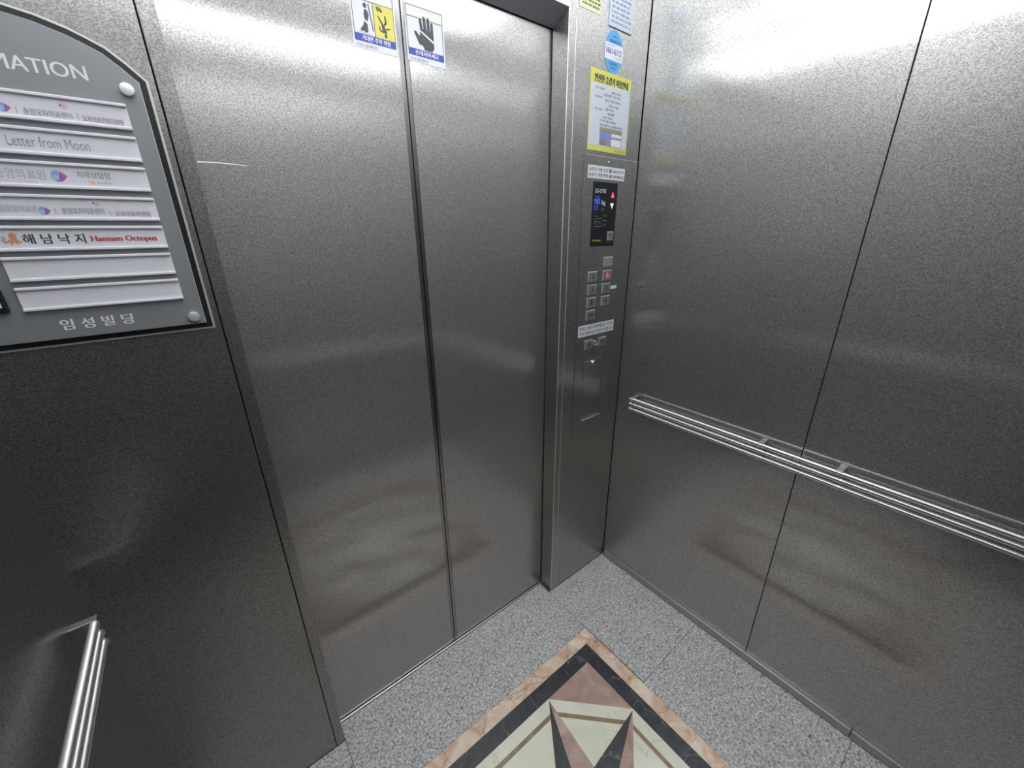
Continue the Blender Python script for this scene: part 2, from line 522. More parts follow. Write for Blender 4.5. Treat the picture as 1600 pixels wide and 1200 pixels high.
# eight long star points, each half black and half rose
core = 0.145
STAR = ('rose_marble', 'black_marble')
for k in range(8):
    tip = Vector(oA[k]); c2 = Vector((cx, cy)); d = (tip - c2).normalized(); s = Vector((-d.y, d.x))
    tip = tip - d * 0.004
    basep = c2 + d * core
    dist = (tip - basep).length
    # the flank that looks to the medallion's corner is the wider one
    diag = Vector((math.copysign(1, d.x), math.copysign(1, d.y))).normalized()
    side = 1 if s.dot(diag) > 0 else -1
    w_p = dist * (0.32 if side > 0 else 0.25)
    w_m = dist * (0.25 if side > 0 else 0.32)
    bm = bmesh.new(); q = basep - s * w_m
    prism_xy(bm, [tuple(tip), tuple(q), tuple(basep)], ZI, TI + 0.0003)
    L_ = obj('star_point', bm, STAR[0], med)
    bm = bmesh.new(); q = basep + s * w_p
    prism_xy(bm, [tuple(tip), tuple(basep), tuple(q)], ZI, TI + 0.0003)
    obj('star_point', bm, STAR[1], med)
bm = bmesh.new(); prism_xy(bm, ell(cx, cy, core, core, 40), ZI, TI + 0.0006); obj('centre_disc', bm, 'ivory_marble', med)

# ------------------------------------------------------------------ walls
GAP = 0.0011
def wall_side(name, x, sgn, seam, bev=0.0012, sheet='textured_steel'):
    bm = boxes([(min(x, x + sgn * 0.03) + sgn * 0.012, max(x, x + sgn * 0.03) + sgn * 0.012, YR - 0.05, 0.14, -0.02, H + 0.1)])
    wl = structure(obj(name, bm, 'black_gap'))
    ys = [-0.0015 if sgn > 0 else 0.02] + seam + [YR + 0.002]
    for a, b_ in zip(ys, ys[1:]):
        y1 = a - (GAP if a in seam else 0); y0 = b_ + (GAP if b_ in seam else 0)
        xa, xb = sorted((x, x + sgn * 0.011))
        obj('wall_panel', boxes([(xa, xb, y0, y1, 0.002, H)], bevel=bev), sheet, wl)
    return wl
wall_side('wall_right', XR, 1, [-0.6555])
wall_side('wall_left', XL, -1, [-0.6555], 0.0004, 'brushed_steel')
# rear wall, three sheets
bk = structure(obj('wall_rear', boxes([(XL - 0.05, XR + 0.05, YR - 0.042, YR - 0.012, -0.02, H + 0.1)]), 'black_gap'))
xs = [XL + 0.002, XL + 0.524, XL + 1.046, XR - 0.002]
for a, b_ in zip(xs, xs[1:]):
    obj('wall_panel', boxes([(a + GAP, b_ - GAP, YR - 0.011, YR, 0.002, H)], bevel=0.0012), 'textured_steel', bk)
# door-side wall: two return panels and the transom
fr = structure(obj('wall_front_right', boxes([(JR + 0.0275, -0.0035, 0.0, 0.03, 0.005, H)], bevel=0.0010, bmi=1), ['panel_steel', 'glint_steel']))
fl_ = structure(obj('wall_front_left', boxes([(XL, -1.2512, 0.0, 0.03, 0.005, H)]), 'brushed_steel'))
bm = bmesh.new()                              # transom with a sloping dark underside
ta, tb_ = ([bm.verts.new((x, y, z)) for y, z in ((0.002, HEAD), (0.0605, 1.981), (0.0605, H), (0.002, H))] for x in (JL - 0.001, JR + 0.001))
bm.faces.new(ta); bm.faces.new(tb_[::-1])
for k in range(4):
    f_ = bm.faces.new((ta[k], tb_[k], tb_[(k + 1) % 4], ta[(k + 1) % 4])); f_.material_index = 1 if k == 0 else 0
structure(obj('wall_front_top', bm, ['transom_steel', 'soffit_steel']))
structure(obj('trim_1', boxes([(JR, JR + 0.026, 0.0, 0.0605, 0.002, H)], bevel=0.0014, bmi=1), ['panel_steel', 'glint_steel']))
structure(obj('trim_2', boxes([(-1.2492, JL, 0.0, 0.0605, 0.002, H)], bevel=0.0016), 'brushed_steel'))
structure(obj('wall_shaft', boxes([(XL - 0.05, XR + 0.05, 0.16, 0.18, -0.05, H + 0.1)]), 'black_gap'))

# kick rails along the side walls
def kick(name, x, sgn):
    bm = bmesh.new()
    for y0, y1 in ((-0.965, -0.012), (YR + 0.01, -0.967)):
        a, b_ = sorted((x, x - sgn * 0.0115))
        box(bm, a, b_, y0, y1, 0.003, 0.034, bevel=0.0015)
    return structure(obj(name, bm, 'kick_steel'))
kick('baseboard_right', XR, 1)
kick('baseboard_left', XL, -1)

# ceiling
structure(obj('ceiling', boxes([(XL - 0.05, XR + 0.05, YR - 0.05, 0.12, H, H + 0.03)]), 'ceiling_paint'))

# door sill
bm = boxes([(JL + 0.002, JR - 0.002, 0.0585, 0.0640, -0.02, 0.0032), (JL + 0.002, JR - 0.002, 0.074, 0.14, -0.02, 0.001)], bevel=0.0006)
structure(obj('trim_3', bm, 'aluminium'))

# ------------------------------------------------------------------ car doors
SX = -0.7932
def door(name, x0, x1, lead, label):
    """lead: +1 when the meeting edge is on the right side."""
    es = 0.0115
    if lead > 0: sheet = (x0, x1 - es); strip = (x1 - es, x1 - 0.0012)
    else: sheet = (x0 + es, x1); strip = (x0 + 0.0012, x0 + es)
    d = structure(obj(name, boxes([(sheet[0], sheet[1], DY, DY + 0.03, 0.006, HEAD + 0.02)], bevel=0.0008), 'textured_steel'), label, 'door')
    obj('edge_strip', boxes([(strip[0], strip[1], DY + 0.0006, DY + 0.03, 0.006, HEAD + 0.02)], bevel=0.0012), 'plain_steel', d)
    return d
d1 = door('door_1', -1.262, SX, 1, 'left sliding steel lift door with the yellow falling-hazard sticker')
d2 = door('door_2', SX, -0.312, -1, 'right sliding steel lift door with the hand warning sticker')
obj('rubber_seal', boxes([(SX - 0.0012, SX + 0.0012, DY + 0.005, DY + 0.03, 0.006, HEAD + 0.02)]), 'rubber', d1)

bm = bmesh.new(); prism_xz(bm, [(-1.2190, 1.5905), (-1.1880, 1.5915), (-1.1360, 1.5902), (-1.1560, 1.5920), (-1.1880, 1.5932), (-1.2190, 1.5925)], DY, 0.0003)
obj('scratch_glint', bm, 'glint_steel', d1)  # bright strip painted in for the light caught along a scratch

# ------------------------------------------------------------------ ceiling lights
def strip_light(name, x0, x1, y0, y1, n, along, label, mat='diffuser'):
    t = thing(name, ((x0 + x1) / 2, (y0 + y1) / 2, H - 0.03), label, 'ceiling light', 'ceiling light troughs')
    fw = 0.012
    obj('frame', boxes([(x0, x0 + fw, y0, y1, H - 0.03, H), (x1 - fw, x1, y0, y1, H - 0.03, H),
                        (x0 + fw, x1 - fw, y0, y0 + fw, H - 0.03, H), (x0 + fw, x1 - fw, y1 - fw, y1, H - 0.03, H)]), 'fixture_metal', t)
    g = 0.060
    for k in range(n):
        if along == 'y':
            wv = (x1 - x0 - 2 * fw - g * (n - 1)) / n
            a = x0 + fw + k * (wv + g)
            bx = (a, a + wv, y0 + fw, y1 - fw, H - 0.022, H - 0.004)
        else:
            wv = (y1 - y0 - 2 * fw - g * (n - 1)) / n
            a = y0 + fw + k * (wv + g)
            bx = (x0 + fw, x1 - fw, a, a + wv, H - 0.022, H - 0.004)
        obj('diffuser', boxes([bx]), mat, t)
    return t
strip_light('ceiling_light', XL + 0.02, XL + 0.60, -0.78, -0.03, 4, 'y', 'wide ceiling light trough over the left wall handrail', 'left_diffuser')
strip_light('ceiling_light', XR - 0.60, XR - 0.02, -0.78, -0.03, 4, 'y', 'wide ceiling light trough over the right wall handrail')
strip_light('ceiling_light', XL + 0.02, XR - 0.02, YR + 0.005, YR + 0.190, 2, 'x', 'narrow ceiling light trough over the rear wall', 'rear_diffuser')
strip_light('ceiling_light', -0.96, -0.61, -0.78, -0.03, 1, 'y', 'single ceiling light panel between the two wide troughs')

# ------------------------------------------------------------------ handrails
def handrail(name, x, sgn, y0, y1, brackets, label, n=3):
    """sgn: direction from the wall into the cabin."""
    dx = 0.031 * sgn
    t = thing(name, (x, (y0 + y1) / 2, 0.80), label, 'handrail', 'three-bar handrails')
    zs = [0.853, 0.8325, 0.812]
    for z in zs:
        bm = bmesh.new(); e = 0.0015
        tube(bm, [(x + dx, y1, z), (x + dx, y0, z)], 0.0064, 20)
        obj('bar', bm, 'rail_bar', t, smooth=True)
    for yb in brackets:
        bm = bmesh.new(); hw = 0.0075
        a, b_ = sorted((x - sgn * 0.0005, x + dx + sgn * 0.004))
        box(bm, a, b_, yb - hw, yb + hw, 0.8570, 0.8605, bevel=0.0012)
        a, b_ = sorted((x + dx * 0.55, x + dx * 0.78))
        box(bm, a, b_, yb - hw, yb + hw, 0.806, 0.858, bevel=0.0010)
        for z in zs[1:]:
            a, b_ = sorted((x + dx * 0.6, x + dx + sgn * 0.002))
            box(bm, a, b_, yb - hw, yb + hw, z + 0.0045, z + 0.0085, bevel=0.0008)
        a, b_ = sorted((x + dx * 0.6, x + dx + sgn * 0.001))
        box(bm, a, b_, yb - hw, yb + hw, zs[2] - 0.009, zs[2] - 0.0055, bevel=0.0008)
        for z in zs[1:]:          # clamp collars of the two lower bars
            tube(bm, [(x + dx, yb - hw - 0.0035, z), (x + dx, yb - hw, z)], 0.0082, 18)
        obj('bracket', bm, 'bracket_metal', t)
    return t
handrail('handrail', XR, -1, YR + 0.085, -0.085, [-0.092, -0.5555, -0.752, YR + 0.092], 'three-bar chrome handrail along the right wall below the button panel')
handrail('handrail', XL, 1, YR + 0.085, -0.100, [-0.0945, -0.5555, -0.752, YR + 0.092], 'three-bar chrome handrail on the left wall below the directory sign')
# rear one, seen as a streak in the doors
t = thing('handrail', ((XL + XR) / 2, YR, 0.80), 'three-bar chrome handrail on the rear wall mirrored in the doors', 'handrail', 'three-bar handrails')
for z in (0.853, 0.8325, 0.812):
    bm = bmesh.new(); tube(bm, [(XL + 0.12, YR + 0.031, z), (XR - 0.12, YR + 0.031, z)], 0.0064, 16); obj('bar', bm, 'rail_bar_cross', t, smooth=True)
for xb in (XL + 0.13, -1.0, -0.55, XR - 0.13):
    obj('bracket', boxes([(xb - 0.0075, xb + 0.0075, YR - 0.0005, YR + 0.035, 0.857, 0.8605), (xb - 0.0075, xb + 0.0075, YR + 0.015, YR + 0.0235, 0.806, 0.858)]), 'bracket_metal', t)

# ------------------------------------------------------------------ the person taking the picture
def skin(name, nodes, links, mat, parent, sub=2, root=0):
    """Continuous limb surface grown over a skeleton: nodes (x, y, z, r)."""
    me = bpy.data.meshes.new(name)
    off = wloc(parent) if parent else Vector((0, 0, 0))
    me.from_pydata([Vector(n[:3]) - off for n in nodes], links, [])
    o = bpy.data.objects.new(name, me); COL.objects.link(o)
    o.modifiers.new('s', 'SKIN'); sd = o.modifiers.new('d', 'SUBSURF'); sd.levels = sub; sd.render_levels = sub
    for i, n in enumerate(nodes):
        v = me.skin_vertices[0].data[i]
        r = n[3] if isinstance(n[3], (tuple, list)) else (n[3], n[3])
        v.radius = r; v.use_root = (i == root)
    bpy.context.view_layer.update()
    dg = bpy.context.evaluated_depsgraph_get()
    new = bpy.data.meshes.new_from_object(o.evaluated_get(dg))
    o.modifiers.clear(); o.data = new
    new.materials.clear(); new.materials.append(MATS[mat])
    for p_ in new.polygons: p_.use_smooth = True
    if parent: o.parent = parent
    return o
simple('skin', (0.46, 0.29, 0.21), 0.5, noise=0.06, nscale=60)
simple('jacket_cloth', (0.14, 0.135, 0.125), 0.85, noise=0.2, nscale=300)
simple('trouser_cloth', (0.012, 0.012, 0.014), 0.9, noise=0.2, nscale=300)
simple('shoe_leather', (0.02, 0.02, 0.02), 0.5)
simple('hair', (0.012, 0.011, 0.010), 0.5)
simple('phone_case', (0.02, 0.02, 0.022), 0.35)
simple('eye_white', (0.7, 0.7, 0.68), 0.3)
px_, py_ = -1.30, -1.165
pe = thing('person', (px_, py_, 0.0), 'person in grey jacket and black trousers dimly mirrored in the left steel panel', 'person')
C0 = Vector((-1.2816, -0.9254, 1.466)) - CF * 0.014
hl = C0 - CR * 0.088 + CD * 0.012 - CF * 0.012; hr = C0 + CR * 0.088 + CD * 0.012 - CF * 0.012
def P3(v, r): return (v[0], v[1], v[2], r)
wl_ = hl - CR * 0.035 + CD * 0.055 - CF * 0.035; wr_ = hr + CR * 0.005 + CD * 0.065 - CF * 0.040
shl = (px_ - 0.165, py_ + 0.005, 1.375); shr = (px_ + 0.165, py_ + 0.005, 1.375)
ell_ = (px_ - 0.200, py_ + 0.075, 1.135); elr = (px_ + 0.205, py_ + 0.085, 1.135)
N = [(px_, py_, 0.93, (0.150, 0.105)), (px_, py_, 1.10, (0.130, 0.095)), (px_, py_ - 0.01, 1.28, (0.150, 0.105)), (px_, py_ - 0.005, 1.405, (0.075, 0.065)),
     (px_ + 0.004, py_ + 0.015, 1.475, 0.052), (px_ + 0.010, py_ + 0.040, 1.560, (0.068, 0.085)), (px_ + 0.012, py_ + 0.040, 1.635, (0.072, 0.090)), (px_ + 0.012, py_ + 0.035, 1.690, (0.045, 0.055)),
     P3(shl, 0.055), P3(ell_, 0.040), P3(wl_, 0.026), P3(hl, (0.020, 0.030)), P3(shr, 0.055), P3(elr, 0.040), P3(wr_, 0.026), P3(hr, (0.020, 0.030)),
     (px_ - 0.085, py_, 0.86, 0.085), (px_ - 0.095, py_ + 0.012, 0.48, 0.058), (px_ - 0.100, py_ - 0.010, 0.09, 0.038),
     (px_ + 0.085, py_, 0.86, 0.085), (px_ + 0.095, py_ + 0.012, 0.48, 0.058), (px_ + 0.100, py_ - 0.010, 0.09, 0.038)]
LK = [(0, 1), (1, 2), (2, 3), (3, 4), (4, 5), (5, 6), (6, 7), (2, 8), (8, 9), (9, 10), (10, 11), (2, 12), (12, 13), (13, 14), (14, 15), (0, 16), (16, 17), (17, 18), (0, 19), (19, 20), (20, 21)]
for hc, sd_ in ((11, -1), (15, 1)):
    h0 = Vector(N[hc][:3])
    for k in range(4):                      # four fingers behind the phone, the thumb under it
        b0 = h0 + CD * (-0.022 + 0.015 * k) - CR * sd_ * 0.010
        i0 = len(N)
        N += [P3(b0, 0.010), P3(b0 - CR * sd_ * 0.022 - CF * 0.004, 0.009), P3(b0 - CR * sd_ * (0.046 - 0.004 * abs(k - 1)) - CF * 0.001, 0.0075)]
        LK += [(hc, i0), (i0, i0 + 1), (i0 + 1, i0 + 2)]
    i0 = len(N); b0 = h0 + CD * 0.030 - CF * 0.004
    N += [P3(b0, 0.012), P3(b0 - CR * sd_ * 0.020 + CD * 0.006, 0.010), P3(b0 - CR * sd_ * 0.040 + CD * 0.002, 0.008)]
    LK += [(hc, i0), (i0, i0 + 1), (i0 + 1, i0 + 2)]
skin('body', N, LK, 'skin', pe)
J = [(px_, py_, 0.80, (0.185, 0.135)), (px_, py_, 0.95, (0.178, 0.130)), (px_, py_, 1.12, (0.160, 0.118)), (px_, py_ - 0.01, 1.28, (0.178, 0.125)), (px_, py_ - 0.005, 1.410, (0.085, 0.078)), (px_, py_ + 0.005, 1.445, (0.066, 0.066)),
     P3(shl, 0.074), P3(ell_, 0.056), P3(Vector(wl_) * 0.9 + Vector(ell_) * 0.1, 0.039), P3(shr, 0.074), P3(elr, 0.056), P3(Vector(wr_) * 0.9 + Vector(elr) * 0.1, 0.039)]
skin('jacket', J, [(0, 1), (1, 2), (2, 3), (3, 4), (4, 5), (3, 6), (6, 7), (7, 8), (3, 9), (9, 10), (10, 11)], 'jacket_cloth', pe)
T = [(px_, py_, 0.92, (0.158, 0.115)), (px_, py_, 0.85, (0.160, 0.115)), (px_ - 0.090, py_, 0.76, 0.100), (px_ - 0.095, py_ + 0.012, 0.48, 0.076), (px_ - 0.100, py_ - 0.010, 0.075, 0.060),
     (px_ + 0.090, py_, 0.76, 0.100), (px_ + 0.095, py_ + 0.012, 0.48, 0.076), (px_ + 0.100, py_ - 0.010, 0.075, 0.060)]
skin('trousers', T, [(0, 1), (1, 2), (2, 3), (3, 4), (1, 5), (5, 6), (6, 7)], 'trouser_cloth', pe)
for sd_ in (-1, 1):
    fx = px_ + sd_ * 0.100
    skin('shoe', [(fx, py_ - 0.055, 0.042, (0.036, 0.040)), (fx, py_ - 0.010, 0.050, (0.038, 0.046)), (fx + sd_ * 0.010, py_ + 0.100, 0.032, (0.046, 0.030)), (fx + sd_ * 0.014, py_ + 0.160, 0.026, (0.038, 0.022))],
         [(0, 1), (1, 2), (2, 3)], 'shoe_leather', pe)
hx, hy, hz = px_ + 0.012, py_ + 0.034, 1.632
bm = bmesh.new(); bmesh.ops.create_uvsphere(bm, u_segments=24, v_segments=16, radius=1.0)
for v in bm.verts:
    x, y, z = v.co
    drop = 0.0 if z > 0 else (0.055 if y < 0.15 else 0.0) * z
    v.co = Vector((hx + 0.083 * x, hy - 0.012 + 0.101 * y * (0.90 if (y > 0.3 and z < 0.35) else 1.0), hz + 0.020 + (0.082 * z if z > 0 else 0.0) + (drop * 1.6 if y < 0.15 else z * 0.008)))
obj('hair', bm, 'hair', pe, smooth=True)
fy = hy + 0.092
skin('nose', [(hx, fy - 0.012, 1.608, 0.009), (hx, fy + 0.002, 1.588, 0.011), (hx, fy + 0.010, 1.572, 0.014), (hx, fy - 0.006, 1.564, 0.010)], [(0, 1), (1, 2), (2, 3)], 'skin', pe, 2)
skin('mouth', [(hx - 0.020, fy - 0.012, 1.540, 0.004), (hx, fy - 0.003, 1.541, 0.007), (hx + 0.020, fy - 0.012, 1.540, 0.004)], [(0, 1), (1, 2)], 'skin', pe, 2)
for sd_ in (-1, 1):
    bm = bmesh.new(); bmesh.ops.create_uvsphere(bm, u_segments=14, v_segments=10, radius=0.0125, matrix=Matrix.Translation((hx + sd_ * 0.031, fy - 0.018, 1.606)))
    obj('eye', bm, 'eye_white', pe, smooth=True)
    skin('ear', [(hx + sd_ * 0.073, hy + 0.004, 1.570, (0.008, 0.010)), (hx + sd_ * 0.078, hy, 1.595, (0.009, 0.016)), (hx + sd_ * 0.076, hy, 1.618, (0.008, 0.012))], [(0, 1), (1, 2)], 'skin', pe, 2)
# the phone in the hands, its lens at the viewpoint
ph = thing('phone', C0, 'black phone held in both hands by the person in the grey jacket', 'phone')
bm = bmesh.new()
vs_ = bmesh.ops.create_cube(bm, size=1.0)['verts']
bmesh.ops.scale(bm, vec=(0.156, 0.075, 0.008), verts=bm.verts)
bmesh.ops.bevel(bm, geom=list(bm.edges), offset=0.0025, segments=2, affect='EDGES', profile=0.5)
rm = Matrix((CR, -CD, -CF)).transposed()
for v in bm.verts: v.co = C0 - CF * 0.004 + rm @ v.co
obj('body', bm, 'phone_case', ph)

# ------------------------------------------------------------------ control panel
cop = thing('control_panel', (-0.1695, 0.0, 0.718), 'steel lift button panel with a black display beside the right wall', 'control panel')
PY = -0.0025                                  # face of the plate
obj('face_plate', boxes([(-0.2672, -0.0045, PY, -0.0002, 0.7185, 1.683)], bevel=0.0009), 'panel_steel', cop)
# black display
disp = obj('display', boxes([(-0.2228, -0.1028, PY - 0.0012, PY, 1.4196, 1.6125)], bevel=0.0005), 'display_black', cop)
dyf = PY - 0.0012
words('lettering', [('LG-OTIS', -0.2128, -0.1620, 1.5805, 1.5925, 0.012)], 'display_white', disp, dyf)
words('lettering', [('적재하중', -0.2140, -0.1885, 1.5655, 1.5715, 0.004), ('900', -0.2160, -0.1880, 1.5470, 1.5640, 0.025), ('13', -0.2150, -0.1975, 1.5300, 1.5440, 0.02)], 'display_blue', disp, dyf)
words('lettering', [('kg', -0.1790, -0.1615, 1.5430, 1.5600, 0.008)], 'display_white', disp, dyf)
words('lettering', [('인승', -0.1790, -0.1640, 1.5295, 1.5370)], 'display_dim', disp, dyf)
shape('up_arrow', [[(-0.1345, 1.5690), (-0.1170, 1.5690), (-0.1258, 1.5872)]], 'lamp_red', disp, dyf)
shape('down_arrow', [[(-0.1360, 1.5520), (-0.1265, 1.5350), (-0.1180, 1.5520)]], 'lamp_white', disp, dyf)
rules = []
for i, (a, b_, z) in enumerate(((-0.2090, -0.1960, 1.511), (-0.1690, -0.1500, 1.5125), (-0.1900, -0.1720, 1.5055), (-0.2110, -0.1930, 1.5030),
                               (-0.1690, -0.1490, 1.4985), (-0.2130, -0.1900, 1.4950), (-0.1920, -0.1730, 1.4915), (-0.2110, -0.1990, 1.4885), (-0.1690, -0.1530, 1.4855), (-0.2130, -0.1720, 1.4805))):
    rules.append([(a, z), (b_, z), (b_, z + 0.0015), (a, z + 0.0015)])
shape('text_line', rules, 'display_dim', disp, dyf)
ab = obj('alarm_button', boxes([(-0.1432, -0.1118, dyf - 0.0030, dyf, 1.4370, 1.4655)], bevel=0.0010), 'button_steel', disp)
words('lettering', [('EMERGENCY', -0.2145, -0.1700, 1.4350, 1.4405, 0.006)], 'display_yellow', disp, dyf)
bell = [ell(-0.1272, 1.4530, 0.0055, 0.0065, 16, 0, math.pi), stroke((-0.1332, 1.4460), (-0.1212, 1.4460), 0.0022), stroke((-0.1315, 1.4480), (-0.1327, 1.4530), 0.0015), stroke((-0.1229, 1.4480), (-0.1217, 1.4530), 0.0015)]
for q in bell: pass
words('lettering', [('EMERGENCY CALL', -0.1440, -0.1120, 1.4310, 1.4340, 0.004)], 'display_dim', disp, dyf)
shape('bell_mark', bell, 'print_black', disp, dyf - 0.0030)

def button(x0, x1, z0, z1, glyph, gm='print_black', depth=0.0045, gx=0.30, mat='button_steel', name='button'):
    b_ = obj(name, boxes([(x0, x1, PY - depth, PY, z0, z1)], bevel=0.0012, bmi=1), [mat, 'glint_steel'], cop)
    if glyph:
        cxx = (x0 + x1) / 2; czz = (z0 + z1) / 2; hw = 0.0045 * len(glyph); hh = 0.0075
        words('lettering', [(glyph, cxx - hw, cxx + hw, czz - hh, czz + hh, 0.02)], gm, b_, PY - depth)
    return b_
BW = 0.0455
for z, g in ((1.3393, '3'), (1.2955, '2'), (1.2522, '1'), (1.2084, 'B1')):
    button(-0.2255, -0.2255 + BW, z - 0.0335, z, g, name='floor_button')
b6 = button(-0.1500, -0.1500 + BW, 1.3393 - 0.0335, 1.3393, '6', 'button_lit', name='floor_button')
b6['label'] = 'floor button lit pink'
for z, g in ((1.2950, '5'), (1.2516, '4')):
    button(-0.1510, -0.1510 + BW, z - 0.0335, z, g, name='floor_button')
tb = button(-0.1505, -0.1030, 1.3520, 1.3835, None, name='call_button')
shape('lens', [[(-0.1440, 1.3545), (-0.1150, 1.3545), (-0.1060, 1.3800), (-0.1440, 1.3800)]], 'plate_bluegrey', tb, PY - 0.0045)
for x0, g in ((-0.2240, 'open'), (-0.1500, 'close')):
    b_ = button(x0, x0 + 0.0430, 1.0690, 1.1012, None, name='door_button')
    cxx, czz = x0 + 0.0215, 1.0851
    if g == 'open':
        tri = [[(cxx - 0.0015, czz - 0.006), (cxx - 0.0015, czz + 0.006), (cxx - 0.0095, czz)], [(cxx + 0.0015, czz - 0.006), (cxx + 0.0095, czz), (cxx + 0.0015, czz + 0.006)]]
    else:
        tri = [[(cxx - 0.0095, czz - 0.006), (cxx - 0.0015, czz), (cxx - 0.0095, czz + 0.006)], [(cxx + 0.0095, czz - 0.006), (cxx + 0.0095, czz + 0.006), (cxx + 0.0015, czz)]]
    shape('arrow_mark', tri, 'print_black', b_, PY - 0.0045)
bm = bmesh.new(); lathe_y(bm, -0.1640, 1.0845, [(0.0088, PY), (0.0088, PY - 0.0018), (0.0070, PY - 0.0026), (0.0066, PY - 0.0012), (0.0, PY - 0.0012)], 24)
kr = obj('key_switch', bm, 'chrome', cop)
shape('key_slot', [rrect(-0.1650, -0.1630, 1.0800, 1.0890, 0.0008)], 'black_gap', kr, PY - 0.0012)
# service hatch with its lock and finger lip
h_ = obj('hatch', boxes([(-0.2215, -0.1185, PY - 0.0014, PY, 0.7900, 1.0235)], bevel=0.0007), 'panel_steel', cop)
bm = bmesh.new()
box(bm, -0.2215, -0.1170, PY - 0.0075, PY, 0.7855, 0.7885, bevel=0.0010)
obj('lip', bm, 'chrome', h_)
bm = bmesh.new(); box(bm, -0.1178, -0.1168, PY - 0.0024, PY, 0.7885, 1.0235); obj('hinge_edge', bm, 'satin_steel', h_)
bm = bmesh.new(); lathe_y(bm, -0.1725, 1.0110, [(0.0085, PY - 0.0014), (0.0085, PY - 0.0060), (0.0072, PY - 0.0080), (0.0, PY - 0.0086)], 24)
lk = obj('lock', bm, 'chrome', h_)
shape('keyhole', [rrect(-0.1733, -0.1717, 1.0075, 1.0145, 0.0007)], 'black_gap', lk, PY - 0.0084)
bm = bmesh.new(); lathe_y(bm, -0.1560, 1.6690, [(0.0035, PY), (0.0032, PY - 0.0012), (0.0, PY - 0.0018)], 14); obj('screw', bm, 'chrome', cop)

# --- stickers on and above the panel
FY = -0.0002
def sticker(name, x0, x1, z0, z1, mat, label, cat, y=FY, t=0.0006, pts=None, group=None):
    t_ = thing(name, ((x0 + x1) / 2, y, z0), label, cat, group)
    bm = bmesh.new(); prism_xz(bm, pts or [(x0, z0), (x1, z0), (x1, z1), (x0, z1)], y, t)
    obj('backing', bm, mat, t_)
    return t_
s = sticker('phone_tag', -0.1030, -0.0680, 1.2725, 1.2845, 'lamp_white' if False else 'sticker_white', 'tiny blank white tag right of the button for floor five', 'sticker', y=PY - 0.0002)

s = sticker('notice_label', -0.2520, -0.0722, 1.6203, 1.6562, 'sticker_white', 'white two-line label just above the black display', 'label', y=PY - 0.0002, group=None)
words('lettering', [('승강기 고장 신고 ☎ 1661-6112', -0.2475, -0.0790, 1.6395, 1.6510, 0.014), ('승강기 식별 번호 (85 39100-01)', -0.2480, -0.0765, 1.6235, 1.6355, 0.014)], 'print_black', s, PY - 0.0008)
s = sticker('notice_label', -0.2595, -0.0672, 1.1180, 1.1585, 'sticker_white', 'white two-line label above the door open and close buttons', 'label', y=PY - 0.0002, group=None)
words('lettering', [('닫히는 문을 무리하게 열고 닫으면', -0.2530, -0.0735, 1.1405, 1.1535, 0.014), ('즉시 고장등으로 승강기가 멈춥니다', -0.2530, -0.0735, 1.1225, 1.1355, 0.014)], 'print_black', s, PY - 0.0008)

# yellow-bordered user guide poster
p = sticker('guide_poster', -0.2583, -0.0718, 1.6963, 1.8990, 'lime', 'yellow-edged user guide poster stuck above the button panel', 'poster')
shape('sheet', [[(-0.2560, 1.7100), (-0.0730, 1.7105), (-0.0745, 1.8695), (-0.2545, 1.8655)]], 'poster_paper', p, FY - 0.0006)
words('title', [('안전한 승강기 이용안내', -0.2400, -0.0880, 1.8690, 1.8885, 0.030)], 'print_black', p, FY - 0.0006)
PYp = FY - 0.0009
words('lettering', [
    ('승강기 이용안내', -0.2350, -0.1950, 1.8530, 1.8590), ('버튼을 누르세요', -0.1630, -0.1180, 1.8490, 1.8555),
    ('손잡이를 꼭 잡으세요', -0.1960, -0.1200, 1.8390, 1.8460), ('정원을 지켜 주세요', -0.2350, -0.2050, 1.8310, 1.8370), ('문에 기대지 마세요', -0.1900, -0.1180, 1.8260, 1.8330),
    ('뛰지 마세요', -0.1700, -0.1240, 1.8140, 1.8210), ('흔들지 마세요', -0.1850, -0.1450, 1.8040, 1.8105), ('고장시 호출', -0.2370, -0.2020, 1.8015, 1.8075),
    ('호출버튼', -0.1750, -0.1420, 1.7930, 1.8000), ('침착하게 기다리세요', -0.1950, -0.1500, 1.7830, 1.7890), ('억지로 열지 마세요', -0.2080, -0.1320, 1.7740, 1.7800),
    ('화재시 이용하지 마시고 계단을 이용하세요', -0.2080, -0.1010, 1.7620, 1.7690)], 'print_black', p, PYp)
shape('table', [[(-0.2060, 1.7130), (-0.1000, 1.7125), (-0.1000, 1.7600), (-0.2060, 1.7600)]], 'table_grey', p, PYp)
shape('table_head', [[(-0.2045, 1.7490), (-0.1010, 1.7490), (-0.1010, 1.7590), (-0.2045, 1.7590)]], 'table_olive', p, PYp - 0.0003)
shape('table_cell', [[(-0.2045, 1.7290), (-0.1540, 1.7290), (-0.1540, 1.7480), (-0.2045, 1.7480)]], 'table_blue', p, PYp - 0.0003)
shape('table_cell', [[(-0.1500, 1.7390), (-0.1030, 1.7390), (-0.1030, 1.7475), (-0.1500, 1.7475)], [(-0.1500, 1.7140), (-0.1030, 1.7140), (-0.1030, 1.7330), (-0.1500, 1.7330)]], 'sticker_white', p, PYp - 0.0003)
words('lettering', [('관리번호', -0.2030, -0.1780, 1.7215, 1.7255), ('점검업체', -0.2030, -0.1780, 1.7150, 1.7190)], 'print_black', p, PYp - 0.0003)
words('lettering', [('한국승강기안전관리원', -0.1330, -0.0800, 1.6995, 1.7065)], 'table_olive', p, FY - 0.0006)

